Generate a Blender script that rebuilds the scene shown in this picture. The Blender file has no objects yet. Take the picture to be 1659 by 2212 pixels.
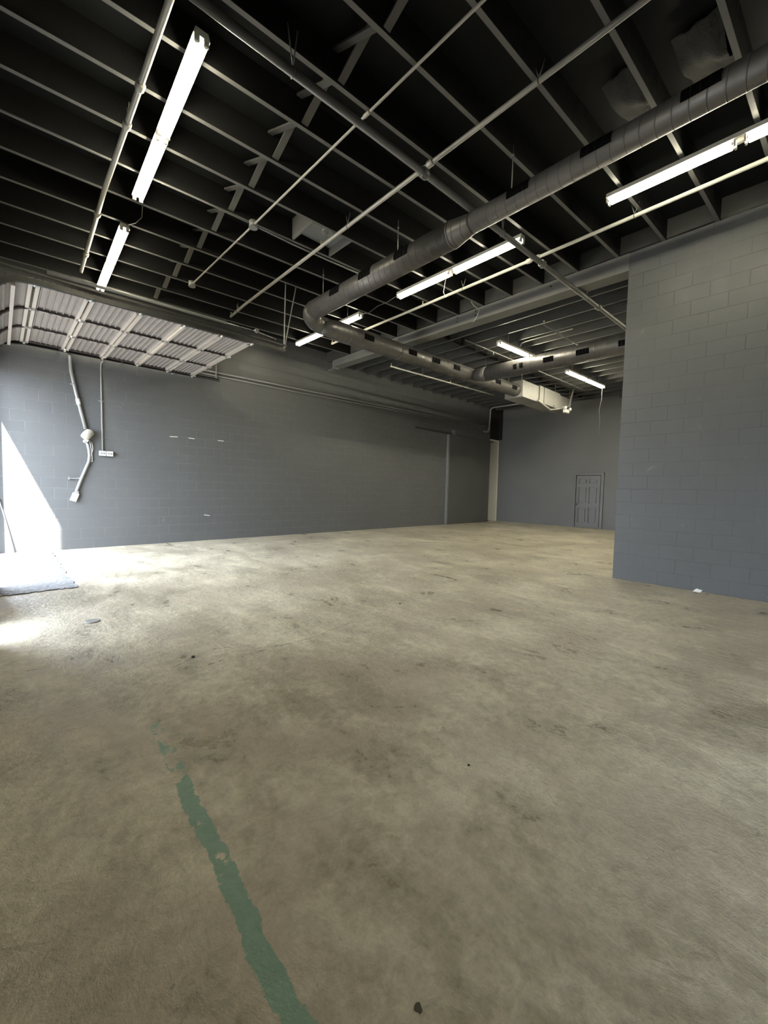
import bpy, math, random
from mathutils import Vector, Matrix
random.seed(7)
C = bpy.context.scene.collection
PI = math.pi
DOWN = Vector((0, 0, -1))

# ------------------------------------------------------------------ helpers
class MB:
    def __init__(s): s.v = []; s.f = []; s.sm = []
    def add(s, vs, fs, smooth=False):
        o = len(s.v); s.v += [tuple(v) for v in vs]
        s.f += [tuple(i + o for i in f) for f in fs]; s.sm += [smooth] * len(fs); return s
    def box(s, a, b):
        x0, y0, z0 = a; x1, y1, z1 = b
        x0, x1 = sorted((x0, x1)); y0, y1 = sorted((y0, y1)); z0, z1 = sorted((z0, z1))
        return s.add([(x0,y0,z0),(x1,y0,z0),(x1,y1,z0),(x0,y1,z0),(x0,y0,z1),(x1,y0,z1),(x1,y1,z1),(x0,y1,z1)],
                     [(0,3,2,1),(4,5,6,7),(0,1,5,4),(1,2,6,5),(2,3,7,6),(3,0,4,7)])
    def bar(s, p, q, w, h, up=(0, 0, 1)):
        p = Vector(p); q = Vector(q); d = (q - p).normalized(); u = Vector(up)
        r = d.cross(u).normalized(); u = r.cross(d).normalized()
        vs = []
        for e in (p, q):
            for a, b in ((-1,-1),(1,-1),(1,1),(-1,1)): vs.append(e + r*a*w/2 + u*b*h/2)
        return s.add(vs, [(3,2,1,0),(4,5,6,7),(0,1,5,4),(1,2,6,5),(2,3,7,6),(3,0,4,7)])
    def tube(s, pts, r, n=12, caps=True):
        pts = [Vector(p) for p in pts]; rs = r if isinstance(r, (list, tuple)) else [r] * len(pts)
        vs = []; fs = []; prev = None
        for i, p in enumerate(pts):
            if i == 0: d = pts[1] - p
            elif i == len(pts) - 1: d = p - pts[-2]
            else: d = (pts[i+1] - p).normalized() + (p - pts[i-1]).normalized()
            if d.length < 1e-9: d = pts[i] - pts[i-1]
            d.normalize()
            if prev is None:
                a = Vector((0,0,1)) if abs(d.z) < .9 else Vector((1,0,0))
                u = d.cross(a).normalized()
            else:
                u = (prev - d * prev.dot(d)).normalized()
            prev = u; w = d.cross(u)
            for k in range(n):
                t = 2*PI*k/n; vs.append(p + (u*math.cos(t) + w*math.sin(t)) * rs[i])
        for i in range(len(pts)-1):
            for k in range(n):
                a = i*n+k; b = i*n+(k+1)%n; fs.append((a, b, b+n, a+n))
        s.add(vs, fs, True)
        if caps:
            o = len(s.v) - len(vs)
            s.f.append(tuple(o+k for k in reversed(range(n)))); s.sm.append(False)
            s.f.append(tuple(o+(len(pts)-1)*n+k for k in range(n))); s.sm.append(False)
        return s
    def ball(s, c, r, n=12, m=8, sz=1):
        c = Vector(c); vs = []; fs = []
        for j in range(m+1):
            t = PI*j/m
            for k in range(n):
                u = 2*PI*k/n; vs.append(c + Vector((math.sin(t)*math.cos(u), math.sin(t)*math.sin(u), math.cos(t)*sz))*r)
        for j in range(m):
            for k in range(n):
                a = j*n+k; b = j*n+(k+1)%n; fs.append((a, a+n, b+n, b))
        return s.add(vs, fs, True)
    def obj(s, name, m, parent=None, bevel=0):
        org = Vector(parent['_o']) if parent is not None else Vector((0,0,0))
        me = bpy.data.meshes.new(name)
        me.from_pydata([tuple(Vector(v) - org) for v in s.v], [], s.f); me.update()
        for p, q in zip(me.polygons, s.sm): p.use_smooth = q
        me.materials.append(m)
        o = bpy.data.objects.new(name, me); C.objects.link(o)
        if parent is not None:
            o.parent = parent; o['_o'] = tuple(org)
        else: o['_o'] = (0., 0., 0.)
        if bevel:
            b = o.modifiers.new('bevel', 'BEVEL'); b.width = bevel; b.segments = 2; b.limit_method = 'ANGLE'
        return o

def tag(o, label, cat, group=None):
    o['label'] = label; o['category'] = cat
    if group: o['group'] = group
    return o
def thing(name, loc, label, cat, group=None):
    o = bpy.data.objects.new(name, None); C.objects.link(o)
    o.empty_display_size = .1; o.location = loc; o['_o'] = tuple(loc)
    return tag(o, label, cat, group)
def struct(name, mb, m, bevel=0):
    o = mb.obj(name, m, None, bevel); o['kind'] = 'structure'; return o
def dup(root, loc, rz, label):
    def cp(o, par):
        c = o.copy(); C.objects.link(c)
        if par: c.parent = par
        for ch in list(o.children): cp(ch, c)
        return c
    r = cp(root, None); r.location = loc; r.rotation_euler = (0, 0, rz); r['label'] = label
    return r
ORD = ['first','second','third','fourth','fifth','sixth','seventh','eighth','ninth','tenth','eleventh','twelfth','thirteenth','fourteenth','fifteenth','sixteenth','seventeenth','eighteenth','nineteenth','twentieth']

# ------------------------------------------------------------------ materials
class NT:
    def __init__(s, name):
        s.m = bpy.data.materials.new(name); s.m.use_nodes = True; s.t = s.m.node_tree; s.n = s.t.nodes
        s.b = s.n['Principled BSDF']; s.co = s.n.new('ShaderNodeTexCoord').outputs['Object']
    def L(s, a, b): s.t.links.new(a, b)
    def put(s, sock, v):
        if hasattr(v, 'is_linked') or hasattr(v, 'links'): s.L(v, sock)
        else: sock.default_value = v
    def math(s, op, a, b=0., c=0., clamp=False):
        n = s.n.new('ShaderNodeMath'); n.operation = op; n.use_clamp = clamp
        for i, v in enumerate((a, b, c)): s.put(n.inputs[i], v)
        return n.outputs[0]
    def vec(s, op, a, b=None, sc=None):
        n = s.n.new('ShaderNodeVectorMath'); n.operation = op; s.put(n.inputs[0], a)
        if b is not None: s.put(n.inputs[1], b)
        if sc is not None: s.put(n.inputs['Scale'], sc)
        return n.outputs['Value'] if op in ('LENGTH', 'DOT_PRODUCT') else n.outputs[0]
    def noise(s, scale, detail=4, rough=.55, v=None, dist=0., col=False):
        n = s.n.new('ShaderNodeTexNoise'); s.put(n.inputs['Vector'], v if v is not None else s.co)
        n.inputs['Scale'].default_value = scale; n.inputs['Detail'].default_value = detail
        n.inputs['Roughness'].default_value = rough; n.inputs['Distortion'].default_value = dist
        return n.outputs['Color' if col else 'Fac']
    def ramp(s, f, a, b, lo=0., hi=1.):
        n = s.n.new('ShaderNodeMapRange'); n.interpolation_type = 'SMOOTHSTEP'; s.put(n.inputs[0], f)
        for i, v in enumerate((a, b, lo, hi)): n.inputs[i+1].default_value = v
        return n.outputs[0]
    def mix(s, f, a, b, mode='MIX'):
        n = s.n.new('ShaderNodeMix'); n.data_type = 'RGBA'; n.blend_type = mode
        s.put(n.inputs[0], f)
        for i, v in ((6, a), (7, b)): s.put(n.inputs[i], v if not isinstance(v, tuple) else (v + (1,))[:4])
        return n.outputs[2]
    def xyz(s, v=None):
        n = s.n.new('ShaderNodeSeparateXYZ'); s.put(n.inputs[0], v if v is not None else s.co); return n.outputs
    def comb(s, x, y, z=0.):
        n = s.n.new('ShaderNodeCombineXYZ')
        for i, v in enumerate((x, y, z)): s.put(n.inputs[i], v)
        return n.outputs[0]
    def poly(s, p, pts):
        best = None
        for a, b in zip(pts, pts[1:]):
            a = Vector((a[0], a[1], 0)); b = Vector((b[0], b[1], 0)); ba = b - a
            pa = s.vec('SUBTRACT', p, tuple(a))
            h = s.math('MULTIPLY', s.vec('DOT_PRODUCT', pa, tuple(ba)), 1/ba.dot(ba), clamp=True)
            n = s.n.new('ShaderNodeVectorMath'); n.operation = 'SCALE'; n.inputs[0].default_value = tuple(ba); s.L(h, n.inputs['Scale'])
            d = s.vec('LENGTH', s.vec('SUBTRACT', pa, n.outputs[0]))
            best = d if best is None else s.math('MINIMUM', best, d)
        return best
    def bump(s, h, dist, strength=1.):
        n = s.n.new('ShaderNodeBump'); n.inputs['Distance'].default_value = dist; n.inputs['Strength'].default_value = strength
        s.L(h, n.inputs['Height']); s.L(n.outputs[0], s.b.inputs['Normal'])
    def set(s, col=None, rough=None, metal=None, spec=None):
        for k, v in (('Base Color', col), ('Roughness', rough), ('Metallic', metal), ('Specular IOR Level', spec)):
            if v is None: continue
            if isinstance(v, tuple): v = (v + (1,))[:4]
            s.put(s.b.inputs[k], v)
        return s.m

def paint(name, col, rough=.5, metal=0., var=.12, scale=6., spec=.5, bumpd=0.):
    t = NT(name); f = t.noise(scale)
    lo = tuple(c*(1-var) for c in col); hi = tuple(min(1, c*(1+var)) for c in col)
    t.set(t.mix(f, lo, hi), t.ramp(t.noise(scale*2), .2, .8, max(.05, rough-.08), rough+.08), metal, spec)
    if bumpd: t.bump(t.noise(scale*8), bumpd)
    return t.m

WALL = (.103, .106, .108)
def block_wall(name, axis, org, sgn, joint=1., marks=None, bd=.006):
    t = NT(name); x = t.xyz()
    u = t.math('SUBTRACT', x[axis], org) if sgn > 0 else t.math('SUBTRACT', org, x[axis])
    p = t.comb(u, x[2])
    wob = t.vec('SCALE', t.vec('SUBTRACT', t.noise(9, 2, col=True), (.5, .5, .5)), sc=.006)
    n = t.n.new('ShaderNodeTexBrick'); t.L(t.vec('ADD', p, wob), n.inputs['Vector'])
    n.offset = .5; n.offset_frequency = 2; n.squash = 1.
    for k, v in (('Scale', 1.), ('Mortar Size', .0055), ('Mortar Smooth', .35), ('Bias', 0.), ('Brick Width', .4064), ('Row Height', .2032)): n.inputs[k].default_value = v
    n.inputs['Color1'].default_value = (.35,)*3+(1,); n.inputs['Color2'].default_value = (.65,)*3+(1,)
    fill = t.ramp(t.noise(1.3, 3, .6), .36, .62, .25, 1.)
    mort = t.math('MULTIPLY', n.outputs['Fac'], fill)
    tone = t.math('ADD', t.math('MULTIPLY', t.noise(.9, 5, .6), .55), t.math('MULTIPLY', n.outputs['Color'], .3))
    col = t.mix(tone, tuple(c*.84 for c in WALL), tuple(c*1.2 for c in WALL))
    scuff = t.ramp(t.noise(5, 6, .7, dist=.6), .63, .78)
    col = t.mix(t.math('MULTIPLY', scuff, .35), col, (.26, .26, .26))
    col = t.mix(t.math('MULTIPLY', mort,   .25*joint), col, (.30, .31, .32) if joint > .5 else (.03, .03, .03))
    if marks:
        d = None
        for m in marks:
            q = t.poly(t.vec('ADD', t.comb(x[axis], x[2]), wob), m); d = q if d is None else t.math('MINIMUM', d, q)
        col = t.mix(t.ramp(d, .006, .011, 1., 0.), col, (.75, .75, .72))
    t.set(col, t.ramp(t.noise(7, 4), .3, .7, .42, .6), 0., .4)
    h = t.math('ADD', t.math('MULTIPLY', mort, -1.), t.math('MULTIPLY', t.noise(60, 4, .6), .16))
    t.bump(h, bd)
    return t.m

def floor_mat():
    t = NT('concrete_floor'); x = t.xyz(); p = t.comb(x[0], x[1])
    str_ = t.vec('MULTIPLY', p, (1., .55, 1.))
    big = t.noise(.7, 6, .62, p, .3); mid = t.noise(3.1, 8, .68, str_, .35); fine = t.noise(16, 6, .68, p, .4)
    f = t.math('ADD', t.math('ADD', t.math('MULTIPLY', big, .34), t.math('MULTIPLY', mid, .42)), t.math('MULTIPLY', fine, .24))
    f = t.ramp(f, .38, .62)
    col = t.mix(f, (.295, .262, .188), (.76, .70, .545))
    hue = t.ramp(t.noise(1.3, 4, .6, t.vec('ADD', p, (7., 3., 0.)), .4), .42, .66)
    col = t.mix(t.math('MULTIPLY', hue, .55), col, (.47, .405, .325))
    pale = t.ramp(t.noise(1.7, 6, .7, t.vec('ADD', p, (31., 11., 0.)), 1.2), .58, .76)
    col = t.mix(t.math('MULTIPLY', pale, .45), col, (.72, .67, .52))
    dark = t.ramp(t.noise(3.6, 5, .62, t.vec('ADD', p, (3., 41., 0.)), .7), .57, .82)
    col = t.mix(t.math('MULTIPLY', dark, .27), col, (.20, .175, .115))
    grit = t.noise(70, 5, .7, p); col = t.mix(t.ramp(grit, .35, .65, .0, .30), col, t.mix(.5, col, (.16, .14, .095)))
    speck = t.ramp(t.noise(38, 3, .5, t.vec('ADD', p, (5., 9., 0.))), .70, .78); col = t.mix(t.math('MULTIPLY', speck, .5), col, (.15, .13, .09))
    # hairline cracks
    wob = t.vec('SCALE', t.vec('SUBTRACT', t.noise(5, 4, .6, p, col=True), (.5, .5, .5)), sc=.12)
    pw = t.vec('ADD', p, wob)
    cr = None
    for pts in ([(.72,3.15),(.87,3.12),(1.05,3.2),(1.25,3.27),(1.41,3.19)], [(1.02,3.02),(1.27,3.01),(1.63,3.0),(1.99,2.97),(2.4,3.07),(3.3,3.2)], [(-.3,3.79),(.12,3.72),(.3,3.69)]):
        d = t.poly(pw, pts); cr = d if cr is None else t.math('MINIMUM', cr, d)
    col = t.mix(t.ramp(cr, .003, .007, .6, 0.), col, (.10, .085, .06))
    sc = t.poly(t.vec('ADD', p, t.vec('SCALE', wob, sc=.15)), [(1.5,1.02),(1.77,1.04),(2.02,1.045)])
    col = t.mix(t.ramp(sc, .002, .03, .4, 0.), col, (.5, .46, .36))
    # old teal line of paint, chipped
    line = [(.60,2.42),(.578,1.98),(.553,1.69),(.548,1.45),(.535,1.24),(.512,1.05),(.508,.9),(.51,.6)]
    d = t.poly(p, line)
    rag = t.math('MULTIPLY', t.math('SUBTRACT', t.noise(15, 5, .65, p), .5), .055)
    inside = t.ramp(t.math('ADD', d, rag), .029, .035, 1., 0.)
    cover = t.ramp(x[1], 1.66, 2.5, .0, .17)
    thr = t.math('SUBTRACT', t.noise(8.5, 5, .62, t.vec('ADD', p, (2.3, .4, 0.))), cover)
    chip = t.ramp(thr, .40, .43)
    teal = t.mix(t.noise(22, 4, .6, p), (.12, .25, .18), (.23, .42, .325))
    inside = t.math('MULTIPLY', inside, chip)
    col = t.mix(t.math('MULTIPLY', inside, .9), col, teal)
    t.set(col, t.math('ADD', t.ramp(mid, .3, .7,   .22, .42), t.math('MULTIPLY', fine, .08)), 0., .5)
    h = t.math('ADD', t.math('MULTIPLY', mid, .8), t.math('MULTIPLY', fine, .4))
    h = t.math('ADD', h, t.math('MULTIPLY', grit, .08))
    h = t.math('ADD', h, t.ramp(cr, .002, .008, -.35, 0.))
    t.bump(h, .022)
    return t.m

def duct_mat(name, axis, off=0.):
    t = NT(name); x = t.xyz()
    a = t.math('FRACT', t.math('DIVIDE', t.math('ADD', x[axis], t.math('MULTIPLY', x[2], .16)), .118))
    seam = t.ramp(t.math('ABSOLUTE', t.math('SUBTRACT', a, .5)), .0, .05, 1., 0.)
    col = t.mix(t.noise(3, 5), (.095, .09, .088), (.14, .134, .13))
    col = t.mix(t.math('MULTIPLY', seam, .5), col, (.07, .065, .062))
    t.set(col, t.ramp(t.noise(5), .3, .7, .36, .5), .45, .5); t.bump(seam, .004)
    return t.m

M = {}
M['block_long'] = block_wall('long_block_wall_paint', 0, 1.1823, 1, 1., [[(2.85,2.42),(3.0,2.43)], [(3.25,2.43),(3.37,2.425)], [(3.93,2.44),(4.06,2.44)], [(3.6,.62),(3.72,.6)]])
M['block_pier'] = block_wall('pier_block_wall_paint', 1, 2.129, -1, .15, None, .004)
M['wall_flat'] = paint('painted_plaster', (.118, .120, .120), .5, 0, .16, 1.1, .4, .002)
M['floor'] = floor_mat()
M['deck'] = paint('black_deck_paint', (.009, .010, .011), .65, 0, .2, 2., .15)
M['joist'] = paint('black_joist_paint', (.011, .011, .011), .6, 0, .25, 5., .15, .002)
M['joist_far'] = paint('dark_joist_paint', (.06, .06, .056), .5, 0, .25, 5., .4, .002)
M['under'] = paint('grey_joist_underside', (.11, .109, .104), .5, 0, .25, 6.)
M['beam'] = paint('painted_beam', (.15, .148, .14), .5, 0, .12, 2.5, .4, .002)
M['void'] = paint('void_black', (.006, .006, .006), .7)  # black colour standing for unlit depth in the void and door gap
M['white_trim'] = paint('white_trim_paint', (.72, .70, .64), .5, 0, .06)
M['duct_y'] = duct_mat('spiral_duct_main', 1); M['duct_x'] = duct_mat('spiral_duct_cross', 0)
M['vent'] = paint('black_vent', (.0035, .0035, .004), .8, 0, .1, 5., .05)
M['grille'] = paint('dark_grille', (.016, .016, .017), .6, 0, .1, 5., .2)
M['bridge'] = paint('grey_bridging', (.075, .074, .07), .5, 0, .2, 5.)
M['galv'] = paint('galvanised_sheet', (.25, .246, .232), .5, .2, .1, 3.)
M['pipe_dark'] = paint('dark_painted_pipe', (.12, .12, .115), .4, .2)
M['pipe'] = paint('pale_painted_pipe', (.34, .33, .30), .4, .25, .12)
M['pipe_white'] = paint('white_painted_pipe', (.55, .54, .48), .4, .0, .1)
M['brass'] = paint('brass', (.55, .47, .25), .35, .8)
M['steel'] = paint('bright_steel', (.6, .6, .6), .3, .9)
M['housing'] = paint('white_enamel', (.75, .73, .66), .4)
M['door_steel'] = paint('beige_door_steel', (.27, .25, .235), .42, .15, .08, 4.)
M['door_rail'] = paint('pale_door_rail', (.50, .46, .43), .4, .15, .08, 4.)
M['stile'] = paint('dark_door_stile', (.045, .035, .035), .5)
M['track'] = paint('dark_track_steel', (.035, .035, .033), .45, .4)
M['wall_grey'] = paint('grey_fitting_paint', (.17, .175, .178), .45)
M['conduit'] = paint('grey_conduit_paint', (.25, .25, .245), .42, .1)
M['beige'] = paint('beige_plastic', (.42, .40, .35), .4)
M['white_plastic'] = paint('white_plastic', (.72, .72, .70), .4)
M['door_flat'] = paint('grey_door_paint', (.105, .105, .105), .42, 0, .08, 3.)
M['slider'] = paint('dark_sliding_door_paint', (.075, .076, .074), .42, 0, .25, 1.2)
M['apron'] = None
M['insul'] = paint('grey_insulation', (.06, .06, .057), .8, 0, .3, 9., .2, .01)
M['debris'] = paint('black_debris', (.02, .02, .018), .7)
M['paper'] = paint('white_scrap', (.75, .75, .72), .7)
M['leaf'] = paint('dark_leaf', (.06, .055, .03), .7)
M['ground'] = paint('outdoor_concrete', (.245, .228, .20), .8, 0, .1, .8)
t = NT('rough_apron_concrete')
f = t.ramp(t.math('ADD', t.math('MULTIPLY', t.noise(5, 7, .7, t.vec('MULTIPLY', t.co, (.6, 1.6, 1.)), 1.), .6), t.math('MULTIPLY', t.noise(28, 5), .4)), .35, .65)
t.set(t.mix(f, (.17, .175, .19), (.34, .345, .36)), .7, 0., .3); t.bump(f, .02); M['apron'] = t.m
t = NT('lamp_glow'); t.b.inputs['Base Color'].default_value = (.9, .9, .85, 1)
t.b.inputs['Emission Color'].default_value = (1., .93, .70, 1); t.b.inputs['Emission Strength'].default_value = 100.; M['lamp'] = t.m
M['lamp_dim'] = t.m.copy(); M['lamp_dim'].name = 'dimmer_lamp_glow'; M['lamp_dim'].node_tree.nodes['Principled BSDF'].inputs['Emission Strength'].default_value = 54.  # same lamp at lower strength, to hold down light on the pier wall
M['lamp_far'] = t.m.copy(); M['lamp_far'].name = 'stronger_lamp_glow'; M['lamp_far'].node_tree.nodes['Principled BSDF'].inputs['Emission Strength'].default_value = 125.  # same lamp at higher strength, to brighten the far bay

# ------------------------------------------------------------------ setting
ZJ = 5.035; ZD = 5.33                     # underside of joists, underside of roof deck
YW = 10.10; XP = 7.094; XF = 16.9         # long wall, pier wall, far wall
struct('floor', MB().box((-.32, -6.2, -.12), (17.1, 12., 0)), M['floor'])
struct('ceiling', MB().box((-.32, -6.2, ZD), (17.1, 12., ZD+.1)), M['deck'])
struct('wall_left_long', MB().box((-.32, YW, 0), (16.05, YW+.22, ZD)), M['block_long'])
struct('wall_pier', MB().box((XP, -6.2, 0), (XP+.2, 2.129, ZJ-.005)), M['block_pier'])
struct('wall_far', MB().box((XF, -3.2, 0), (XF+.2, 12., ZD)), M['wall_flat'])
struct('wall_back', MB().box((-.32, -6.2, 0), (XP, -6., ZD)), M['wall_flat'])
struct('wall_right', MB().box((XP+.2, -3.2, 0), (XF, -3., ZD)), M['wall_flat'])
fac = MB(); X0, X1 = -.32, -.12
for y0, y1, zt in ((-6., -3.2, 0), (-3.2, -1.6, 2.3), (-1.6, 4.55, 0), (4.55, 5.05, 2.05), (5.05, 6.87, 0), (6.87, YW, 3.30)):
    fac.box((X0, y0, zt), (X1, y1, ZD))
struct('wall_facade', fac, M['wall_flat'])
struct('trim_sun_blocker', MB().box((-1.02, 6.72, 0), (-.32, 6.9, 7.2)), M['wall_flat'])  # unseen slab added outside to cut the edge of the sun patch
struct('trim_sun_shade', MB().box((-2.4, -9, 3.5), (-.32, 5.25, 3.65)), M['wall_flat'])  # unseen slab added outside to keep sun out of the other openings
struct('ground', MB().box((-40, -40, -.14), (-.32, 40, -.015)), M['ground'])
# filler between joist ends above the pier wall and the beam
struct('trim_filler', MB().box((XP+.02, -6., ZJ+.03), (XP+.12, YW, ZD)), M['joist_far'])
# black void beyond the end of the long wall
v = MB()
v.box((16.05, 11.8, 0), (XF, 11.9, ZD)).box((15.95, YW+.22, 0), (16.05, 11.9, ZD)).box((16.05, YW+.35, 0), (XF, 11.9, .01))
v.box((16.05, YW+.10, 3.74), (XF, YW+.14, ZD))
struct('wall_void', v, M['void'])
fr = thing('door_frame', (16.86, 10.3, 0), 'white painted door frame in the dark gap at the far corner', 'door frame')
MB().box((16.80, YW+.03, 0), (XF-.005, YW+.50, 3.66)).obj('jamb', M['white_trim'], fr)
MB().box((16.07, YW+.03, 3.66), (XF-.005, YW+.16, 3.735)).obj('header', M['white_trim'], fr)
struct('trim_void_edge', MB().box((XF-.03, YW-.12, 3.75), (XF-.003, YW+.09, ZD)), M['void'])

# threshold apron at the garage opening
ap = MB(); n = 26; top = []
for i in range(n+1):
    x = -.115 + (.815)*i/n; top.append((x, 6.33 + .05*(1-i/n)*0 + random.uniform(-.025, .025)))
side = [(.70 + random.uniform(-.025, .025), 6.33 + (YW-.02-6.33)*j/30) for j in range(1, 31)]
ring = top + side + [(-.115, YW-.02)]
k = len(ring)
ap.add([(x, y, .012) for x, y in ring] + [(x, y, .0005) for x, y in ring], [tuple(range(k))] + [(i+k, (i+1)%k+k, (i+1)%k, i) for i in range(k)])
tag(ap.obj('concrete_apron', M['apron']), 'rough bluish grey concrete apron on the floor at the garage opening', 'concrete apron')

# ------------------------------------------------------------------ front bay roof joists
JS = -.0675
def jy(y0, x): return y0 + JS*x
joist_ys = [4.602 + .6095*k for k in range(-9, 9)]
for i, y0 in enumerate(reversed(joist_ys)):
    mb = MB().bar((-.1, jy(y0, -.1), (ZJ+ZD)/2), (XP+.16, jy(y0, XP+.16), (ZJ+ZD)/2), .045, ZD-ZJ)
    jo = mb.obj('roof_joist', M['joist'])
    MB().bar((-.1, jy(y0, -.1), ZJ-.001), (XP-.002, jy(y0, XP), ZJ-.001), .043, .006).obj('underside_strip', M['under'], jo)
    tag(jo, 'black roof joist over the front bay, %s one out from the long block wall' % ORD[i], 'joist', 'front bay roof joists')
# cross bridging between the joists
XB = 2.33
for i in range(len(joist_ys)-1):
    a, b = joist_ys[i], joist_ys[i+1]; xb = XB - .07*0
    ya, yb = jy(a, xb)+.023, jy(b, xb)-.023
    t_ = thing('cross_bridging', (xb, (ya+yb)/2, ZJ+.02), 'grey crossed bridging boards in the %s joist space out from the long block wall' % ORD[len(joist_ys)-2-i], 'bridging', 'cross bridging between front joists')
    MB().bar((xb-.03, ya, ZJ+.035), (xb-.03, yb, ZD-.03), .06, .02).obj('brace', M['bridge'], t_)
    MB().bar((xb+.035, ya, ZD-.03), (xb+.035, yb, ZJ+.03), .07, .02).obj('brace', M['bridge'], t_)

# ------------------------------------------------------------------ beam
bm = thing('ceiling_beam', (XP, 6., 4.78), 'long grey beam running from the block pier to the long wall', 'beam')
b = MB(); ya, yb = 2.13, 9.72
b.add([(XP,ya,4.775),(XP+.28,ya,4.775),(XP+.28,ya,ZJ),(XP,ya,ZJ),(XP,yb,4.85),(XP+.28,yb,4.85),(XP+.28,yb,ZJ),(XP,yb,ZJ)],
      [(3,2,1,0),(4,5,6,7),(0,1,5,4),(1,2,6,5),(2,3,7,6),(3,0,4,7)])
b.obj('timber', M['beam'], bm)
MB().box((XP+.02, 9.72, 4.80), (XP+.2, 9.80, 5.03)).box((XP+.06, 9.78, 4.80), (XP+.22, YW, 4.83)).obj('bearing_bracket', M['wall_grey'], bm)
for (y, z) in ((4.9, 4.90), (4.9, 4.98), (5.35, 4.9), (5.35, 4.98), (3.0, 4.86), (3.35, 4.95)):
    MB().tube([(XP-.012, y, z), (XP+.01, y, z)], .016, 8).obj('bolt', M['track'], bm)

# ------------------------------------------------------------------ far bay joists (run along the beam)
k = 0; x = 7.615
while x < 16.8:
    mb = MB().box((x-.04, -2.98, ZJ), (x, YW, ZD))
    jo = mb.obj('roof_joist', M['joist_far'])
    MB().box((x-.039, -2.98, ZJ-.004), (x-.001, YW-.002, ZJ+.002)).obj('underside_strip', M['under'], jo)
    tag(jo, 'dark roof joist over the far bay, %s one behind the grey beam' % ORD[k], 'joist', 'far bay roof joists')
    x += .553; k += 1
# blocking rows between far joists
k = 0; x = 7.615
while x < 16.2:
    for y, row in ((6.35, 'duct'), (2.2, 'pier')):
        tag(MB().box((x-.004, y, ZJ+.02), (x+.517, y+.04, ZD+.004)).obj('joist_blocking', M['joist']),
            'dark blocking board above the %s, in the %s joist space behind the beam' % ('cross duct' if row == 'duct' else 'pier end', ORD[k]), 'blocking', 'blocking boards between far joists')
    x += .553; k += 1

# ------------------------------------------------------------------ round ducts
def arc_patch(mb, axis, c, r, a0, a1, s0, s1, n=10):
    vs = []
    for i in range(n+1):
        a = math.radians(a0 + (a1-a0)*i/n)
        for rr in (r, r+.006):
            for s in (s0, s1):
                u = rr*math.cos(a); w = rr*math.sin(a)
                vs.append((c[0]+u, s, c[1]+w) if axis == 'y' else (s, c[0]+u, c[1]+w))
    fs = []
    for i in range(n):
        o = i*4; fs += [(o+2, o+3, o+7, o+6), (o, o+4, o+5, o+1), (o, o+2, o+6, o+4), (o+1, o+5, o+7, o+3)]
    fs += [(0,1,3,2), (n*4, n*4+2, n*4+3, n*4+1)]
    return mb.add(vs, fs)
def vent(par, axis, c, r, a0, a1, s0, s1):
    fr_ = arc_patch(MB(), axis, c, r, a0, a1, s0, s1).obj('air_vent', M['vent'], par)
    for j in range(1, 4):
        s = s0 + (s1-s0)*j/4
        arc_patch(MB(), axis, c, r+.004, a0+3, a1-3, s-.002, s+.002).obj('grille_bar', M['grille'], fr_)
d1 = thing('main_air_duct', (4.22, 3.3, 4.4), 'long grey round spiral duct running across the room below the joists', 'duct')
cx, cz, rn, rf = 4.22, 4.562, .1145, .158
MB().tube([(cx, -5.9, cz), (cx, 3.02, cz)], rn, 40).obj('narrow_pipe', M['duct_y'], d1)
MB().tube([(cx, 3.0, cz), (cx, 3.03, cz), (cx, 3.28, cz-.01), (cx, 3.30, cz-.01)], [rn+.002, rn+.002, rf, rf], 40).obj('reducer', M['duct_y'], d1)
MB().tube([(cx, 3.29, cz-.01), (cx, 6.42, cz-.01)], rf, 40).obj('wide_pipe', M['duct_y'], d1)
MB().tube([(cx, 3.285, cz-.01), (cx, 3.31, cz-.01)], rf+.005, 40).obj('seam_band', M['duct_y'], d1)
el = [(cx, 6.40, cz-.01)]
for i in range(1, 8):
    a = PI/2*i/7; el.append((cx+.30*(1-math.cos(a)), 6.40+.30*math.sin(a), cz-.01-.08*i/7))
el.append((cx+.45, 6.70, cz-.09))
MB().tube(el, [rf]*len(el), 40).obj('elbow', M['duct_y'], d1)
for (s0, s1) in ((-.1, .17), (.66, .92), (1.44, 1.71), (2.24, 2.49)): vent(d1, 'y', (cx, cz), rn, 134, 194, s0, s1)
for (s0, s1) in ((3.94, 4.2), (4.7, 4.97), (5.47, 5.72)): vent(d1, 'y', (cx, cz-.01), rf, 140, 192, s0, s1)
for y in (4.24, 2.47, 6.07, .2):
    r = rn if y < 3 else rf
    h = MB().tube([(cx-.04, y, cz+r-.02), (cx-.04, y, ZJ+.1)], .006, 8).tube([(cx-.04, y, ZJ-.01), (cx-.04, y, ZJ+.004)], .014, 8)
    h.obj('hanger_rod', M['pipe'], d1)
d2 = thing('cross_air_duct', (8., 6.6, 4.3), 'thick grey round duct running beside the long wall to the air handler', 'duct')
A = Vector((4.55, 6.70, 4.46)); B = Vector((11.62, 6.46, 4.475)); r2 = .186
ex = bpy.data.objects
MB().tube([A, A+(B-A)*.03, A+(B-A)*.06, B], [rf, rf+.004, r2, r2], 44).obj('pipe', M['duct_x'], d2)
def c2(x): t0 = (x-A.x)/(B.x-A.x); q = A+(B-A)*t0; return (q.y, q.z)
for (s0, s1) in ((5.5, 5.76), (6.79, 7.05), (7.58, 7.86), (8.38, 8.64), (10.24, 10.51), (11.11, 11.38)):
    q = c2((s0+s1)/2); vent(d2, 'x', q, r2, 163, 198, s0, s1)
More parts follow.
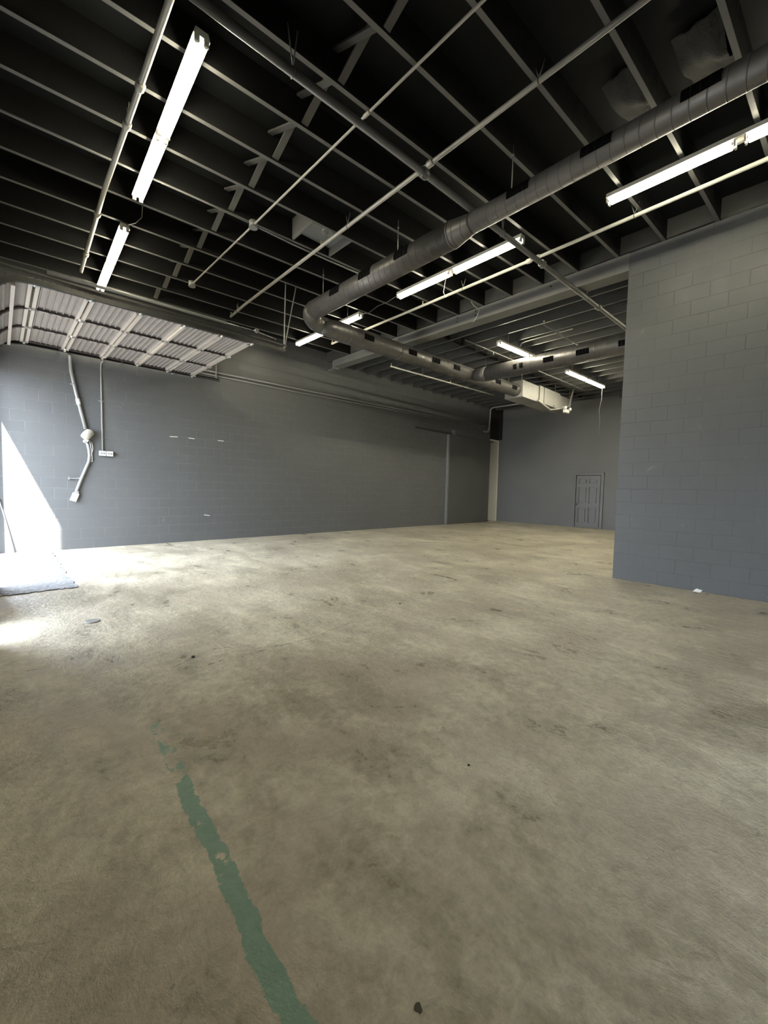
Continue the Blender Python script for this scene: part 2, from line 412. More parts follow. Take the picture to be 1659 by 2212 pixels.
for x in (5.2, 6.6, 10.0):
    q = c2(x); h = MB().tube([(x, q[0], q[1]+r2-.01), (x, q[0], ZJ+.2)], .006, 8)
    band = []
    for i in range(29):
        a = 2*PI*i/28; band.append((x, q[0]+(r2+.003)*math.cos(a), q[1]+(r2+.003)*math.sin(a)))
    h.tube(band, .006, 6, False).obj('strap_hanger', M['pipe_dark'], d2)
d3 = thing('branch_air_duct', (9.3, 4., 4.22), 'grey round branch duct leaving the cross duct toward the block pier', 'duct')
MB().tube([(9.30, -2.9, 4.405), (9.30, 6.02, 4.405)], .183, 40).obj('pipe', M['duct_y'], d3)
MB().tube([(9.30, 6.0, 4.405), (9.30, 6.12, 4.41), (9.30, 6.36, 4.44)], [.186, .186, .15], 40).obj('collar', M['duct_y'], d3)
for (s0, s1) in ((5.08, 5.17), (4.92, 5.01), (4.18, 4.42), (3.42, 3.69), (2.6, 2.86)): vent(d3, 'y', (9.30, 4.405), .183, 172, 208, s0, s1)

# air handler at the end of the cross duct
ah = thing('air_handler', (13., 6.5, 4.25), 'boxy bare metal air handler hanging at the end of the cross duct', 'air handler')
MB().box((11.60, 6.22, 4.255), (12.64, 6.82, 4.76)).obj('plenum_box', M['galv'], ah, .008)
MB().box((12.63, 6.25, 4.28), (12.73, 6.79, 4.74)).obj('joint_gasket', M['stile'], ah)
MB().box((12.72, 6.22, 4.265), (14.24, 6.82, 4.80)).obj('fan_box', M['galv'], ah, .008)
MB().box((13.0, 6.212, 4.27), (13.02, 6.222, 4.79)).obj('seam', M['track'], ah)
MB().box((14.24, 6.27, 4.30), (15.30, 6.78, 4.78)).obj('return_box', M['galv'], ah, .008)
MB().tube([(13.75, 6.205, 4.31), (13.75, 6.225, 4.31)], .025, 12).obj('drain_port', M['stile'], ah)
for x in (11.66, 14.0, 15.2):
    MB().tube([(x, 6.30, 4.7), (x, 6.30, ZD)], .006, 6).tube([(x, 6.74, 4.7), (x, 6.74, ZD)], .006, 6).obj('hanger_rod', M['pipe'], ah)
fl = MB().tube([(15.25, 6.16, 5.33), (15.22, 6.16, 5.2), (14.95, 6.16, 4.66), (14.86, 6.16, 4.45), (14.6, 6.17, 4.40), (14.0, 6.17, 4.24), (13.4, 6.17, 4.12), (12.95, 6.17, 4.2), (12.6, 6.17, 4.27), (12.5, 6.17, 4.285)], .03, 12)
tag(fl.obj('condensate_hose', M['pipe']), 'pale hose dropping from the ceiling and looping under the air handler', 'hose')
el_ = thing('emergency_light', (14.35, 6.02, 4.16), 'white twin head emergency light below the end of the air handler', 'emergency light')
MB().box((14.22, 6.00, 4.14), (14.52, 6.10, 4.26)).obj('body', M['white_plastic'], el_, .015)
for x in (14.19, 14.57): MB().ball((x, 6.0, 4.29), .055, 12, 8).obj('lamp_head', M['white_plastic'], el_)
MB().tube([(14.37, 6.08, 4.25), (14.37, 6.2, 4.40)], .012, 8).obj('bracket', M['white_plastic'], el_)
cp = MB().tube([(15.45, 10.04, 3.98), (15.62, 10.02, 3.98), (15.68, 9.97, 4.02), (15.70, 9.93, 4.12), (15.70, 9.9, 4.92), (15.70, 9.84, 5.0), (15.70, 9.7, 5.02), (15.70, 6.9, 5.02)], .035, 12)
tag(cp.obj('drain_pipe', M['conduit']), 'grey drain pipe bending up the dark corner and over to the air handler', 'pipe')

# ------------------------------------------------------------------ sprinkler pipes
def pipe(label, pts, r, mat, fits=(), heads=(), hangs=(), name='sprinkler_pipe', group=None):
    o = thing(name, pts[0], label, 'pipe', group)
    MB().tube(pts, r, 14).obj('pipe_run', mat, o)
    P = [Vector(p) for p in pts]
    def at(s):
        L_ = [0]
        for a, b in zip(P, P[1:]): L_.append(L_[-1]+(b-a).length)
        for i in range(len(P)-1):
            if s <= L_[i+1] or i == len(P)-2: return P[i]+(P[i+1]-P[i])*((s-L_[i])/(L_[i+1]-L_[i])), (P[i+1]-P[i]).normalized()
    for s in fits:
        q, d = at(s); MB().tube([q-d*.045, q-d*.03, q+d*.03, q+d*.045], [r*1.25, r*1.5, r*1.5, r*1.25], 14).obj('coupling', mat, o)
    for s, dz in heads:
        q, d = at(s); sg = 1 if dz > 0 else -1
        h = MB().tube([q, q+Vector((0,0,dz*.55))], r*.55, 10).obj('sprinkler_head', M['pipe_white'], o)
        k_ = MB().tube([q+Vector((0,0,dz*.5)), q+Vector((0,0,dz*.9))], .007, 8).tube([q+Vector((0,0,dz*.86)), q+Vector((0,0,dz*.95))], .017, 10)
        k_.obj('deflector', M['brass'], h)
    for s in hangs:
        q, d = at(s); w = d.cross(Vector((0,0,1))).normalized()
        h = MB()
        ring = [q + (w*math.cos(2*PI*i/16) + Vector((0,0,1))*math.sin(2*PI*i/16))*(r+.004) for i in range(17)]
        h.tube(ring, .005, 6, False)
        h.tube([q+Vector((0,0,r)), Vector((q.x, q.y, ZJ+.05))+d*.04], .005, 6).tube([q+Vector((0,0,r)), Vector((q.x, q.y, ZJ+.05))-d*.05], .005, 6)
        h.obj('hanger', M['pipe_dark'], o)
    return o
pipe('thick dark main sprinkler pipe passing under the grey beam', [(-.1, 3.218, 4.737), (9.7, 2.794, 4.737), (9.85, 2.79, 4.737)], .036, M['pipe_dark'], (3.5, 6.05, 8.1), (), (1.93, 5., 7.6))
pipe('pale sprinkler pipe at the left beside the near fluorescent light', [(.985, -3., 4.93), (1.0, 3.5, 4.93), (1.02, 6.2, 4.93), (1.095, 8.78, 4.93)], .027, M['pipe'], (7.4, 7.95, 9.8, 11.1), ((11.7, -.07),), (7.9, 11.0))
pipe('thin conduit crossing the joists between the lights and the ducts', [(2.74, -2., 4.985), (2.70, 1.83, 4.985), (2.665, 5.54, 4.985), (2.635, 8.0, 4.985)], .013, M['pipe'], (5.2,), (), (), 'ceiling_conduit')
for y, w in ((8.0, 'far end'), (5.6, 'middle')):
    xx = 2.635 if y > 7 else 2.665
    o = thing('junction_box', (xx, y, 4.94), 'round grey junction box at the %s of the thin ceiling conduit' % w, 'junction box', 'junction boxes on the thin conduit')
    MB().tube([(xx, y, 4.955), (xx, y, ZJ)], .055, 18).obj('body', M['conduit'], o)
    MB().tube([(xx, y, 4.945), (xx, y, 4.957)], .06, 18).obj('cover', M['conduit'], o)
c1 = MB().tube([(-.1, 5.80, 5.025), (1.0, 5.735, 5.025), (2.0, 5.675, 5.025), (2.6, 5.62, 5.0)], .009, 10)
tag(c1.obj('conduit', M['conduit']), 'thin conduit running along a joist to the middle junction box', 'conduit')
c1 = MB().tube([(2.73, 5.6, 4.99), (3.3, 5.63, 5.01), (3.9, 5.6, 5.01), (4.6, 5.56, 5.02)], .011, 10)
tag(c1.obj('conduit', M['conduit']), 'thin conduit leaving the middle junction box toward the main duct', 'conduit')
pipe('sprinkler pipe crossing the joists just before the main duct', [(3.49, .95, 4.93), (3.515, 2.15, 4.93), (3.535, 3.4, 4.93), (3.615, 7.9, 4.93), (3.655, 8.72, 4.93)], .024, M['pipe'], (2.15, 2.3), ((.05, .08), (4.3, .08), (7.74, .08)), (.9, 3.65, 7.4))
pipe('white sprinkler pipe along the right side lights', [(6.0, .38, 4.93), (6.02, 1.05, 4.93), (6.06, 3.0, 4.93), (6.1, 8.45, 4.93)], .024, M['pipe_white'], (2.72, 2.85), ((.02, .085), (5.05, .085), (8.05, .085)), (1.4, 4.1))
pipe('white sprinkler pipe low along the long wall behind the beam', [(7.65, 7.92, 4.62), (12.3, 7.62, 4.62)], .02, M['pipe_white'], (), ((.02, .085), (2.4, .085)), (1.2, 3.8))
pipe('dark sprinkler pipe in the far bay above the branch duct', [(8.45, 4.12, 4.9), (11.2, 4.02, 4.9)], .018, M['pipe_dark'], (), ((.02, .085),), (.7,))
pipe('dark far bay sprinkler pipe above the twin tube light', [(8.2, 5.95, 4.97), (15.8, 5.65, 4.97)], .016, M['pipe_dark'], (), ((1.2, -.08),), (2., 5.))

# ------------------------------------------------------------------ fluorescent fixtures
GF = 'eight foot fluorescent strip fixtures'
def fixture(label, lamp='lamp'):
    o = thing('fluorescent_fixture', (0, 0, 0), label, 'light fixture', GF)
    h = MB(); L2 = 1.245
    prof = [(-.05, 0), (-.066, -.055), (.066, -.055), (.05, 0)]
    h.add([(x, -L2, z) for x, z in prof] + [(x, L2, z) for x, z in prof], [(0,1,5,4),(1,2,6,5),(2,3,7,6),(3,0,4,7),(3,2,1,0),(4,5,6,7)])
    h.obj('housing', M['housing'], o)
    for y0, y1 in ((-1.235, -.04), (.04, 1.235)):
        for x in (-.037, .037):
            l = MB().tube([(x, y0+.025, -.083), (x, y1-.025, -.083)], .0175, 14).obj('lamp_tube', M[lamp], o)
            MB().tube([(x, y0+.012, -.083), (x, y0+.026, -.083)], .017, 12).tube([(x, y1-.026, -.083), (x, y1-.012, -.083)], .017, 12).obj('end_cap', M['steel'], l)
        for y in (y0, y1):
            for xs in (-.037, .037): MB().box((xs-.02, y-.008, -.104), (xs+.02, y+.008, -.05)).obj('lamp_socket', M['housing'], o)
    for y in (-.9, .9):
        MB().box((-.02, y-.012, -.002), (.02, y+.012, .02)).obj('mounting_clip', M['housing'], o)
    return o
f0 = fixture('bright twin tube fluorescent fixture at upper left, nearest the camera')
ZF = 5.015
f0.location = (1.315, 4.86, ZF); f0.rotation_euler = (0, 0, -.033)
dup(f0, (1.415, 8.17, ZF), -.033, 'lit fluorescent fixture over the raised garage door, second in the left row')
f1 = fixture('lit fluorescent fixture at the right edge, over the block pier side', 'lamp_dim')
f1.location = (5.545, .70, ZF)
dup(f1, (5.52, 4.30, ZF), 0, 'lit fluorescent fixture in the middle, between the main duct and the white pipe')
dup(f1, (5.56, 7.93, ZF), 0, 'lit fluorescent fixture crossing above the elbow of the ducts')
f2 = fixture('lit fluorescent fixture in the far bay, half hidden by the branch duct', 'lamp_far')
f2.location = (9.85, 5.20, 4.90); f2.rotation_euler = (0, 0, -PI/2-.06)
dup(f2, (13.14, 4.965, 4.90), -PI/2-.06, 'lit fluorescent fixture farthest back, near the far wall')
dup(f2, (9.6, 1.2, 4.90), -PI/2, 'added unseen fluorescent fixture brightening the far bay, behind the block pier on the near side')  # extra unseen lamp, added to brighten the far floor and walls
dup(f2, (13.1, 1.2, 4.90), -PI/2, 'added unseen fluorescent fixture brightening the far bay, behind the block pier on the far side')  # second added lamp, also out of view, for the same brightening
for (x0, x1, y, w) in ((9.0, 10.7, 5.2, 'branch duct light'), (12.2, 14.0, 4.96, 'farthest light')):
    h = MB().tube([(x0, y+.05, 4.9), (x0, y+.05, ZD)], .005, 6).tube([(x1, y-.05, 4.9), (x1, y-.05, ZD)], .005, 6)
    tag(h.obj('light_hanger', M['pipe']), 'thin pair of hanger wires holding the %s' % w, 'hanger', 'light hangers')
# wiring
def wire(label, pts, r=.006, name='cable', mat='wall_grey'):
    tag(MB().tube(pts, r, 8).obj(name, M[mat]), label, 'cable')
wire('slack black cable joining the two left fluorescent fixtures', [(1.33, 6.1, 5.0), (1.43, 6.18, 4.94), (1.47, 6.4, 4.90), (1.45, 6.65, 4.93), (1.40, 6.92, 5.0)], .007, 'cable', 'track')
wire('slack cable from the middle right fixture toward the duct elbow', [(5.5, 5.55, 4.97), (5.48, 5.8, 4.92), (5.5, 6.1, 4.94), (5.52, 6.4, 4.9), (5.54, 6.68, 4.97)])
wire('loose white wire dangling in front of the grey beam', [(6.9, 4.93, 5.2), (6.95, 4.90, 5.1), (6.92, 4.82, 5.0), (6.95, 4.72, 4.92), (6.98, 4.78, 4.83), (7.02, 4.90, 4.74)], .006, 'cable', 'pipe_white')
wire('short hooked wires hanging under the middle right fixture', [(5.75, 4.62, 5.03), (5.75, 4.66, 4.82), (5.76, 4.62, 4.72), (5.76, 4.55, 4.74)], .005, 'cable', 'pipe_white')
wire('thin drop cord hanging from the farthest fluorescent fixture', [(14.2, 4.85, 4.85), (14.2, 4.86, 4.4), (14.22, 4.92, 4.1), (14.2, 4.88, 3.7), (14.2, 4.88, 3.3)], .006)
wire('pale conduit dropping to the branch duct fixture', [(9.4, 3.9, 5.02), (9.4, 5.0, 5.02), (9.4, 5.12, 5.0), (9.4, 5.16, 4.92)], .012, 'cable', 'pipe_white')

# ------------------------------------------------------------------ roof vent box and loose insulation
rv = thing('roof_vent_box', (3.62, 5.28, 5.03), 'square framed roof vent box set between two joists', 'roof vent')
ya, yb = 4.96, 5.56
MB().box((3.26, ya+.02, ZJ), (3.29, yb, ZD)).obj('header_board', M['beam'], rv)
MB().box((3.90, ya-.02, ZJ), (3.93, yb-.03, ZD)).obj('header_board', M['beam'], rv)
MB().box((3.29, ya+.06, 5.15), (3.90, yb-.04, 5.17)).obj('inner_sheet', M['wall_grey'], rv)
MB().tube([(3.58, 5.12, 5.09), (3.58, 5.12, 5.15)], .075, 20).tube([(3.58, 5.12, 5.075), (3.58, 5.12, 5.09)], .085, 20).obj('duct_collar', M['steel'], rv)
for i, (xa, yc, w) in enumerate(((4.62, 1.42, 'second'), (4.62, .86, 'first'))):
    g = MB(); nx, ny = 12, 10; vs = []
    for j in range(ny+1):
        for k in range(nx+1):
            u = k/nx; v = j/ny
            x = xa - .30 + .75*u; y = yc - .17 + .34*v - .0675*(u-.5)
            z = 5.30 - .20*math.exp(-((u-.35)**2)/.07) * (1-.55*v) + .018*math.sin(9*u+5*v+i) + .012*math.sin(17*v+3*u)
            vs.append((x, y, min(z, 5.31)))
    N = len(vs); vs += [(a, b, c+.012) for a, b, c in vs]; fs = []
    for j in range(ny):
        for k in range(nx):
            a = j*(nx+1)+k; fs.append((a, a+nx+1, a+nx+2, a+1)); fs.append((a+N, a+1+N, a+nx+2+N, a+nx+1+N))
    g.add(vs, fs, True)
    tag(g.obj('insulation_batt', M['insul']), 'sagging grey insulation batt above the near duct, %s from the right edge' % w, 'insulation', 'sagging insulation batts')

# ------------------------------------------------------------------ overhead garage door
gd = thing('garage_door', (1.8, 8.4, 3.9), 'ribbed beige sectional garage door raised overhead on its tracks', 'garage door')
y0, y1 = 6.90, 9.90; joints = [.385, .965, 1.56, 2.165, 2.75, 3.27]; Z = 3.865
def section(pts, name='door_panel'):
    # profile pts (x,z) carrying ribs across the width; panel skin extruded along y
    skin = MB(); vs = []; n = len(pts)
    for y in (y0, y1): vs += [(x, y, z) for x, z in pts]
    for y in (y0, y1): vs += [(x, y, z+.03) for x, z in pts]
    fs = []
    for i in range(n-1):
        fs.append((i, n+i, n+i+1, i+1)); fs.append((2*n+i, 2*n+i+1, 3*n+i+1, 3*n+i))
        fs.append((i, i+1, 2*n+i+1, 2*n+i)); fs.append((n+i, 3*n+i, 3*n+i+1, n+i+1))
    fs += [(0, 2*n, 3*n, n), (n-1, 2*n-1, 4*n-1, 3*n-1)]
    return skin.add(vs, fs)
def ribbed(a, b, za, zb):
    out = []; nr = 7
    for i in range(nr):
        for u, dz in ((.0, 0), (.46, 0), (.54, -.02), (.66, -.02), (.74, 0)):
            s = (i+u)/nr; out.append((a+(b-a)*s, za+(zb-za)*s+dz))
    out.append((b, zb)); return out
secs = []
for a, b in zip(joints, joints[1:]):
    p = section(ribbed(a+.03, b-.03, Z, Z)).obj('door_panel', M['door_steel'], gd); secs.append((p, a, b))
curve = [(.375, 3.865), (.26, 3.83), (.16, 3.775), (.075, 3.70), (.01, 3.60), (-.03, 3.49), (-.045, 3.36)]
cp_ = []
for (xa, za), (xb, zb) in zip(curve, curve[1:]):
    for u, dz in ((0, 0), (.45, 0), (.55, -.012), (.75, -.012), (.85, 0)): cp_.append((xa+(xb-xa)*u + (dz*.8 if xa < .1 else 0), za+(zb-za)*u + (dz if xa >= .1 else dz*.4)))
cp_.append(curve[-1])
pc = section(cp_).obj('door_panel', M['door_steel'], gd)
def rail(par, x, z, w=.04):
    MB().box((x-w/2, y0, z-.035), (x+w/2, y1, z+.005)).obj('meeting_rail', M['door_rail'], par)
for p, a, b in secs:
    rail(p, a+.036, Z); rail(p, b-.036, Z)
rail(pc, .345, 3.852)
MB().box((.16, y0, 3.725), (.20, y1, 3.775)).obj('meeting_rail', M['door_rail'], pc)
for ys in (7.93, 8.90):
    for p, a, b in secs:
        MB().box((a+.07, ys-.02, Z-.045), (b-.07, ys+.02, Z-.012)).obj('stile', M['stile'], p)
        g = MB()
        for i in range(3): g.box((a+.10+i*.15, ys-.008, Z-.049), (a+.20+i*.15, ys+.012, Z-.043))
        g.obj('stile_slot', M['door_rail'], p)
    MB().tube([(x, ys, z-.03) for x, z in curve], .022, 6).obj('stile', M['stile'], pc)
for ys in (y0+.03, y1-.03):
    for p, a, b in secs:
        MB().box((a+.06, ys-.03, Z-.03), (b-.06, ys+.03, Z-.01)).obj('end_stile', M['stile'], p)
for x in joints:
    for ys in (7.93, 8.90, y0+.05, y1-.05):
        MB().box((x-.05, ys-.025, Z-.055), (x+.05, ys+.025, Z-.03)).tube([(x, ys-.03, Z-.055), (x, ys+.03, Z-.055)], .009, 8).obj('hinge', M['steel'], gd)
for x in joints:
    for ys, e in ((y0-.03, -1), (y1+.035, 1)):
        MB().tube([(x, ys-e*.05, Z-.045), (x, ys+e*.012, Z-.045)], .02, 10).obj('roller', M['pipe_white'], gd)
MB().box((3.255, y0, Z-.03), (3.30, y1, Z+.03)).obj('top_rail', M['door_rail'], gd)
# tracks
def track(label, y, e, x_end):
    o = thing('door_track', (2., y, 3.8), label, 'door track', 'garage door tracks')
    path = [(-.075, 0.02), (-.075, 3.3), (-.06, 3.48), (-.01, 3.63), (.08, 3.74), (.2, 3.80), (.36, 3.825), (x_end, 3.86)]
    vs = []; prof = [(-.028, 0), (.028, 0)]
    m = MB()
    P = [Vector((x, y, z)) for x, z in path]
    for lo, hi, off in ((-.03, .03, e*.022), (-.03, -.025, 0), (.025, .03, 0)):
        vs = []; fs = []
        for i, p in enumerate(P):
            d = (P[min(i+1, len(P)-1)] - P[max(i-1, 0)]).normalized(); nrm = Vector((-d.z, 0, d.x))
            wy = (.003, .003) if off else (.022, .022)
            for s in (lo, hi):
                for dy in (-wy[0], wy[1]): vs.append(p + nrm*s + Vector((0, off+dy, 0)))
        for i in range(len(P)-1):
            a = i*4
            fs += [(a, a+1, a+5, a+4), (a+1, a+3, a+7, a+5), (a+3, a+2, a+6, a+7), (a+2, a, a+4, a+6)]
        fs += [(0, 2, 3, 1)]; a = (len(P)-1)*4; fs += [(a, a+1, a+3, a+2)]
        m.add(vs, fs)
    m.obj('channel', M['track'], o)
    return o
tr = track('dark horizontal door track on the open side of the raised garage door', y0-.035, -1, 3.90)
MB().bar((-.05, y0-.05, 3.93), (3.92, y0-.05, 3.94), .03, .03).obj('support_angle', M['track'], tr)
MB().bar((3.87, y0-.05, 3.84), (3.89, y0-.05, ZJ+.1), .03, .008, (1, 0, 0)).obj('hanger_strap', M['conduit'], tr)
MB().bar((3.87, y0-.05, 3.84), (4.12, y0-.05, ZJ+.1), .03, .008, (1, 0, 0)).obj('hanger_brace', M['conduit'], tr)
MB().tube([(.5, y0-.085, 3.97), (1.6, y0-.085, 4.0), (2.78, y0-.085, 4.02)], .022, 12).obj('spring', M['conduit'], tr)
MB().tube([(2.78, y0-.085, 4.02), (3.3, y0-.085, 4.03), (3.7, y0-.07, 4.0)], .006, 8).obj('cable', M['steel'], tr)
MB().tube([(3.32, y0-.10, 4.04), (3.32, y0-.06, 4.04)], .035, 14).obj('pulley', M['steel'], tr)
tr2 = track('dark horizontal door track against the long block wall', y1+.045, 1, 3.90)
MB().bar((3.86, YW-.05, 3.84), (3.86, YW-.05, 4.45), .06, .01, (1, 0, 0)).obj('hanger_strap', M['conduit'], tr2)
for x in (.9, 1.9, 2.9): MB().box((x-.02, y1+.06, 3.82), (x+.02, YW, 3.86)).obj('wall_bracket', M['conduit'], tr2)
MB().tube([(.45, YW-.045, 3.955), (.85, YW-.045, 3.95)], .032, 14).tube([(.85, YW-.045, 3.95), (2.9, YW-.045, 3.965), (3.3, YW-.045, 3.98), (3.42, YW-.05, 3.93)], .024, 12).obj('spring', M['conduit'], tr2)
MB().tube([(.82, YW-.045, 3.95), (1.0, YW-.045, 3.95)], .038, 14).obj('spring_sleeve', M['conduit'], tr2)
MB().box((3.38, YW-.08, 3.86), (3.50, YW-.02, 3.90)).obj('end_bracket', M['steel'], tr2)
pr_ = MB().tube([(.0, YW-.012, 1.0), (.10, YW-.03, .5), (.19, YW-.06, .015)], .009, 8)
tag(pr_.obj('thin_pole', M['conduit']), 'thin grey pole leaning on the sunlit corner of the block wall', 'pole')

# ------------------------------------------------------------------ fittings on the long wall
def conduit_run(label, pts, r, straps, mat='conduit', name='wall_conduit'):
    o = thing(name, pts[0], label, 'conduit')
    MB().tube(pts, r, 12).obj('pipe_run', M[mat], o)
    for x, z in straps:
        MB().box((x-.05, YW-.012, z-.012), (x+.05, YW, z+.012)).box((x-.018, YW-2*r-.018, z-.012), (x+.018, YW, z+.012)).obj('strap', M[mat], o)
    return o
conduit_run('upper long grey conduit running level along the block wall', [(3.5, YW-.03, 4.06), (6.1, YW-.03, 4.095), (10., YW-.03, 4.15), (15.5, YW-.03, 4.21)], .022, [(5.0, 4.08), (7.0, 4.11), (9.2, 4.14), (12., 4.18)])
conduit_run('lower thinner conduit just beneath the upper one on the block wall', [(3.4, YW-.022, 3.98), (6.1, YW-.022, 4.0), (10., YW-.022, 4.085), (15.4, YW-.022, 4.165)], .014, [(4.3, 3.985), (8.0, 4.03)])
cA = [(1.04, YW-.10, 3.80), (1.055, YW-.06, 3.76), (1.06, YW-.035, 3.68), (1.07, YW-.032, 3.5), (1.14, YW-.032, 3.1), (1.285, YW-.032, 2.40)]
o = conduit_run('bent grey conduit angling down the wall to the beige sensor light', cA, .030, [(1.10, 3.25)])
MB().tube([(1.165, YW-.032, 2.98), (1.185, YW-.032, 2.87)], .037, 12).obj('coupling', M['white_trim'], o)
cB = [(1.30, YW-.03, 2.18), (1.335, YW-.03, 2.0), (1.345, YW-.03, 1.88), (1.33, YW-.03, 1.75), (1.28, YW-.03, 1.62), (1.20, YW-.03, 1.40), (1.115, YW-.03, 1.14)]
o = conduit_run('grey conduit hooking down from the beige sensor light to a small box', cB, .028, [(1.20, 1.42)])
MB().box((1.06-.05, YW-.05, 1.40), (1.2, YW-.03, 1.42)).box((1.0, YW-.05, 1.385), (1.02, YW, 1.435)).obj('support_pin', M['conduit'], o)
bx = MB(); c_ = Vector((1.09, YW-.03, 1.04)); d_ = Vector((.35, 0, 1)).normalized(); w_ = Vector((d_.z, 0, -d_.x))
bx.bar(c_-d_*.085, c_+d_*.085, .06, .105, w_)
bo = thing('outlet_box', (1.08, YW-.03, .95), 'tilted beige box at the bottom end of the hooked conduit', 'electrical box')
bx.obj('body', M['beige'], bo, .006)
MB().bar(c_+d_*.085, c_+d_*.13, .05, .06, w_).obj('connector', M['conduit'], bo)
sl = thing('sensor_light', (1.31, YW-.1, 2.25), 'beige dome sensor light on the wall between the two bent conduits', 'wall light')
MB().tube([(1.33, YW, 2.30), (1.33, YW-.05, 2.30)], .055, 18).obj('mount', M['beige'], sl)
MB().tube([(1.37, YW-.05, 2.37), (1.35, YW-.07, 2.345), (1.29, YW-.09, 2.27), (1.245, YW-.10, 2.215), (1.235, YW-.10, 2.205)], [.045, .075, .082, .07, .02], 18).obj('shade', M['beige'], sl)
MB().ball((1.30, YW-.11, 2.17), .03, 10, 6).ball((1.26, YW-.10, 2.15), .03, 10, 6).obj('bulb', M['white_plastic'], sl)
MB().tube([(1.345, YW-.06, 2.17), (1.37, YW-.04, 2.02), (1.385, YW-.03, 1.88), (1.39, YW-.03, 1.77), (1.375, YW-.02, 1.75), (1.365, YW-.03, 1.85), (1.40, YW-.04, 2.02), (1.38, YW-.04, 2.15)], .005, 6).obj('pull_cord', M['white_plastic'], sl)
conduit_run('straight grey conduit dropping to the double outlet', [(1.60, YW-.09, 3.80), (1.575, YW-.05, 3.785), (1.558, YW-.025, 3.74), (1.556, YW-.018, 3.6), (1.566, YW-.018, 1.985)], .015, [(1.556, 3.0)])
ot = thing('double_outlet', (1.62, YW, 1.9), 'pair of white power outlets side by side under the straight conduit', 'outlet')
MB().box((1.50, YW-.055, 1.885), (1.745, YW, 1.99)).obj('back_box', M['wall_grey'], ot, .004)
for xa in (1.505, 1.628):
    pl_ = MB().box((xa, YW-.062, 1.89), (xa+.112, YW-.053, 1.985)).obj('cover_plate', M['white_plastic'], ot, .003)
    MB().tube([(xa+.033, YW-.068, 1.938), (xa+.033, YW-.06, 1.938)], .021, 14).tube([(xa+.079, YW-.068, 1.938), (xa+.079, YW-.06, 1.938)], .021, 14).obj('socket', M['conduit'], pl_)
# sliding door on the long wall
sd = thing('sliding_door', (14.5, YW-.05, 0), 'dark painted sliding slab door at the far end of the long block wall', 'door')
MB().box((13.0, YW-.07, .01), (16.0, YW-.008, 3.60)).obj('slab', M['slider'], sd)
MB().box((12.955, YW-.085, .01), (13.03, YW-.003, 3.58)).obj('edge_strip', M['wall_grey'], sd)
st = thing('sliding_door_rail', (12.2, YW-.05, 3.6), 'short black rail on the wall above the sliding door edge', 'door rail')
MB().box((11.05, YW-.08, 3.60), (13.15, YW-.03, 3.655)).obj('rail', M['stile'], st)
MB().box((13.25, YW-.08, 3.60), (13.40, YW-.0, 3.78)).obj('stop_bracket', M['wall_grey'], st)
for x in (11.2, 12.2, 13.05): MB().box((x-.02, YW-.05, 3.61), (x+.02, YW, 3.65)).obj('bracket', M['stile'], st)

# ------------------------------------------------------------------ six panel door on the far wall
dm = MB(); ys_ = (5.65, 5.75, 6.05, 6.14, 6.44, 6.54); zs_ = (.01, .22, .80, .98, 1.62, 1.76, 1.94, 2.065)
dm.box((XF-.014, 5.65, .01), (XF-.001, 6.54, 2.065))
for a_, b_ in ((0, 1), (2, 3), (4, 5)): dm.box((XF-.05, ys_[a_], .01), (XF-.013, ys_[b_], 2.065))
for c_, d_ in ((0, 1), (2, 3), (4, 5), (6, 7)):
    for a_, b_ in ((1, 2), (3, 4)): dm.box((XF-.05, ys_[a_], zs_[c_]), (XF-.013, ys_[b_], zs_[d_]))
dr = dm.obj('door_1', M['door_flat']); dr['kind'] = 'structure'
dr['_o'] = (0., 0., 0.)
for (ya, yb) in ((5.75, 6.05), (6.14, 6.44)):
    for (za, zb) in ((1.76, 1.94), (.98, 1.62), (.22, .80)):
        MB().box((XF-.042, ya+.035, za+.035), (XF-.012, yb-.035, zb-.035)).obj('door_panel', M['door_flat'], dr)
kn = MB().tube([(XF-.05, 6.49, .93), (XF-.085, 6.49, .93)], .012, 10).ball((XF-.095, 6.49, .93), .03, 12, 8); kn.obj('door_knob', M['stile'], dr)
fr2 = MB().box((XF-.06, 6.565, 0), (XF, 6.665, 2.185)).box((XF-.06, 5.53, 0), (XF, 5.63, 2.185)).box((XF-.065, 5.53, 2.09), (XF, 6.665, 2.185))
struct('trim_door', fr2, M['door_flat'], .004)
struct('trim_door_gap_shade', MB().box((XF-.004, 5.63, 0), (XF-.0005, 6.565, 2.085)), M['void'])  # black sheet in place of the shade in the gap around the door
ex_ = MB().box((XF-.35, 4.75, 4.92), (XF, 5.05, 5.2)); tag(ex_.obj('speaker_box', M['stile']), 'small black box mounted high on the far wall beside the pier', 'box')

# ------------------------------------------------------------------ small things on the floor
lid = MB().tube([(.625, 4.665, .0), (.625, 4.665, .008), (.625, 4.665, .012)], [.062, .062, .056], 24)
tag(lid.obj('round_lid', M['conduit']), 'flat round metal lid lying on the floor before the garage opening', 'lid')
for (x, y, s, lab) in ((1.06, 3.21, .014, 'tiny black crumb lying on the floor crack at left'), (1.62, 1.07, .007, 'tiny black crumb on the floor in the middle foreground'), (3.36, 3.23, .012, 'tiny black crumb on the floor near the middle of the room')):
    g = MB().ball((x, y, s*.4), s, 8, 5, .5)
    tag(g.obj('debris_crumb', M['debris']), lab, 'debris', 'black crumbs on the floor')
lf = MB(); ring = [(.75+.009*math.cos(a)*(1+.3*math.sin(3*a)), .62+.012*math.sin(a)*(1+.2*math.cos(2*a)), .003) for a in [2*PI*i/14 for i in range(14)]]
lf.add(ring + [(x, y, .0005) for x, y, z in ring], [tuple(range(14))] + [(i+14, (i+1)%14+14, (i+1)%14, i) for i in range(14)])
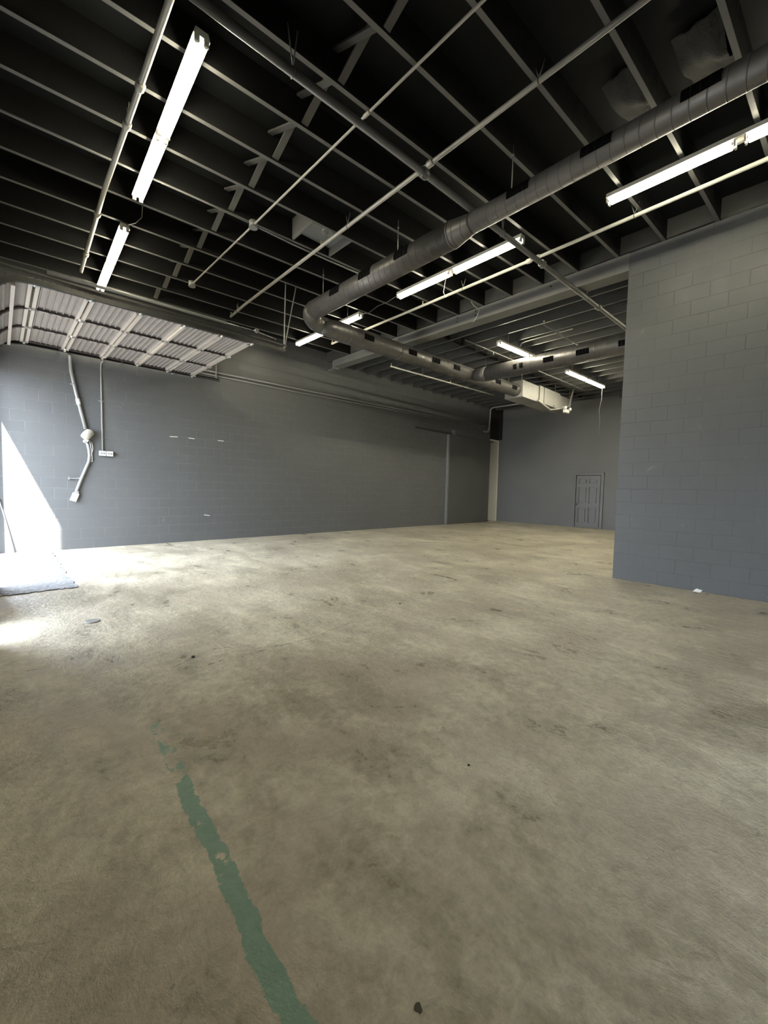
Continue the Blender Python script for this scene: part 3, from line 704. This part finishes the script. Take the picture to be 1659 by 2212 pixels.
tag(lf.obj('leaf_scrap', M['leaf']), 'small dark leaf scrap on the floor at the bottom of the view', 'leaf')
pp = MB(); pp.add([(7.05,1.09,.0),(7.085,1.05,.035),(7.08,.98,.02),(7.04,1.0,.0),(7.055,1.08,.004),(7.088,1.05,.04),(7.085,.98,.026),(7.045,1.0,.004)], [(0,1,2,3),(7,6,5,4),(0,4,5,1),(1,5,6,2),(2,6,7,3),(3,7,4,0)])
tag(pp.obj('paper_scrap', M['paper']), 'small white scrap on the floor at the foot of the block pier', 'paper')

# ------------------------------------------------------------------ light
s = bpy.data.lights.new('sun', 'SUN'); s.energy = 34.; s.angle = math.radians(.55); s.color = (1., .95, .86)
so = bpy.data.objects.new('sun', s); C.objects.link(so)
so.rotation_euler = Vector((.59, 1., -1.407)).to_track_quat('-Z', 'Y').to_euler()
w = bpy.data.worlds.new('world'); bpy.context.scene.world = w; w.use_nodes = True
bg = w.node_tree.nodes['Background']; bg.inputs[0].default_value = (.78, .87, 1., 1); bg.inputs[1].default_value = 27.

# ------------------------------------------------------------------ camera
cam = bpy.data.cameras.new('camera'); co = bpy.data.objects.new('camera', cam); C.objects.link(co)
yaw, pit, rol = .8109, .0539, -.0230
f = Vector((math.cos(pit)*math.cos(yaw), math.cos(pit)*math.sin(yaw), -math.sin(pit)))
rt = Vector((math.sin(yaw), -math.cos(yaw), 0)); dn = f.cross(rt)
R_ = rt*math.cos(rol) + dn*math.sin(rol); D_ = -rt*math.sin(rol) + dn*math.cos(rol)
mt = Matrix((R_, -D_, -f)).transposed().to_4x4(); mt.translation = Vector((0, 0, 1.319))
co.matrix_world = mt
cam.sensor_fit = 'HORIZONTAL'; cam.sensor_width = 36.; cam.lens = 36.*876.5/1659.; cam.clip_start = .02; cam.clip_end = 200
sc = bpy.context.scene; sc.camera = co
for o in bpy.data.objects:
    if '_o' in o: del o['_o']
vs = sc.view_settings; sc.display_settings.display_device = 'sRGB'
vs.view_transform = 'Standard'; vs.look = 'None'; vs.gamma = 1.; vs.exposure = 0.; vs.use_curve_mapping = False
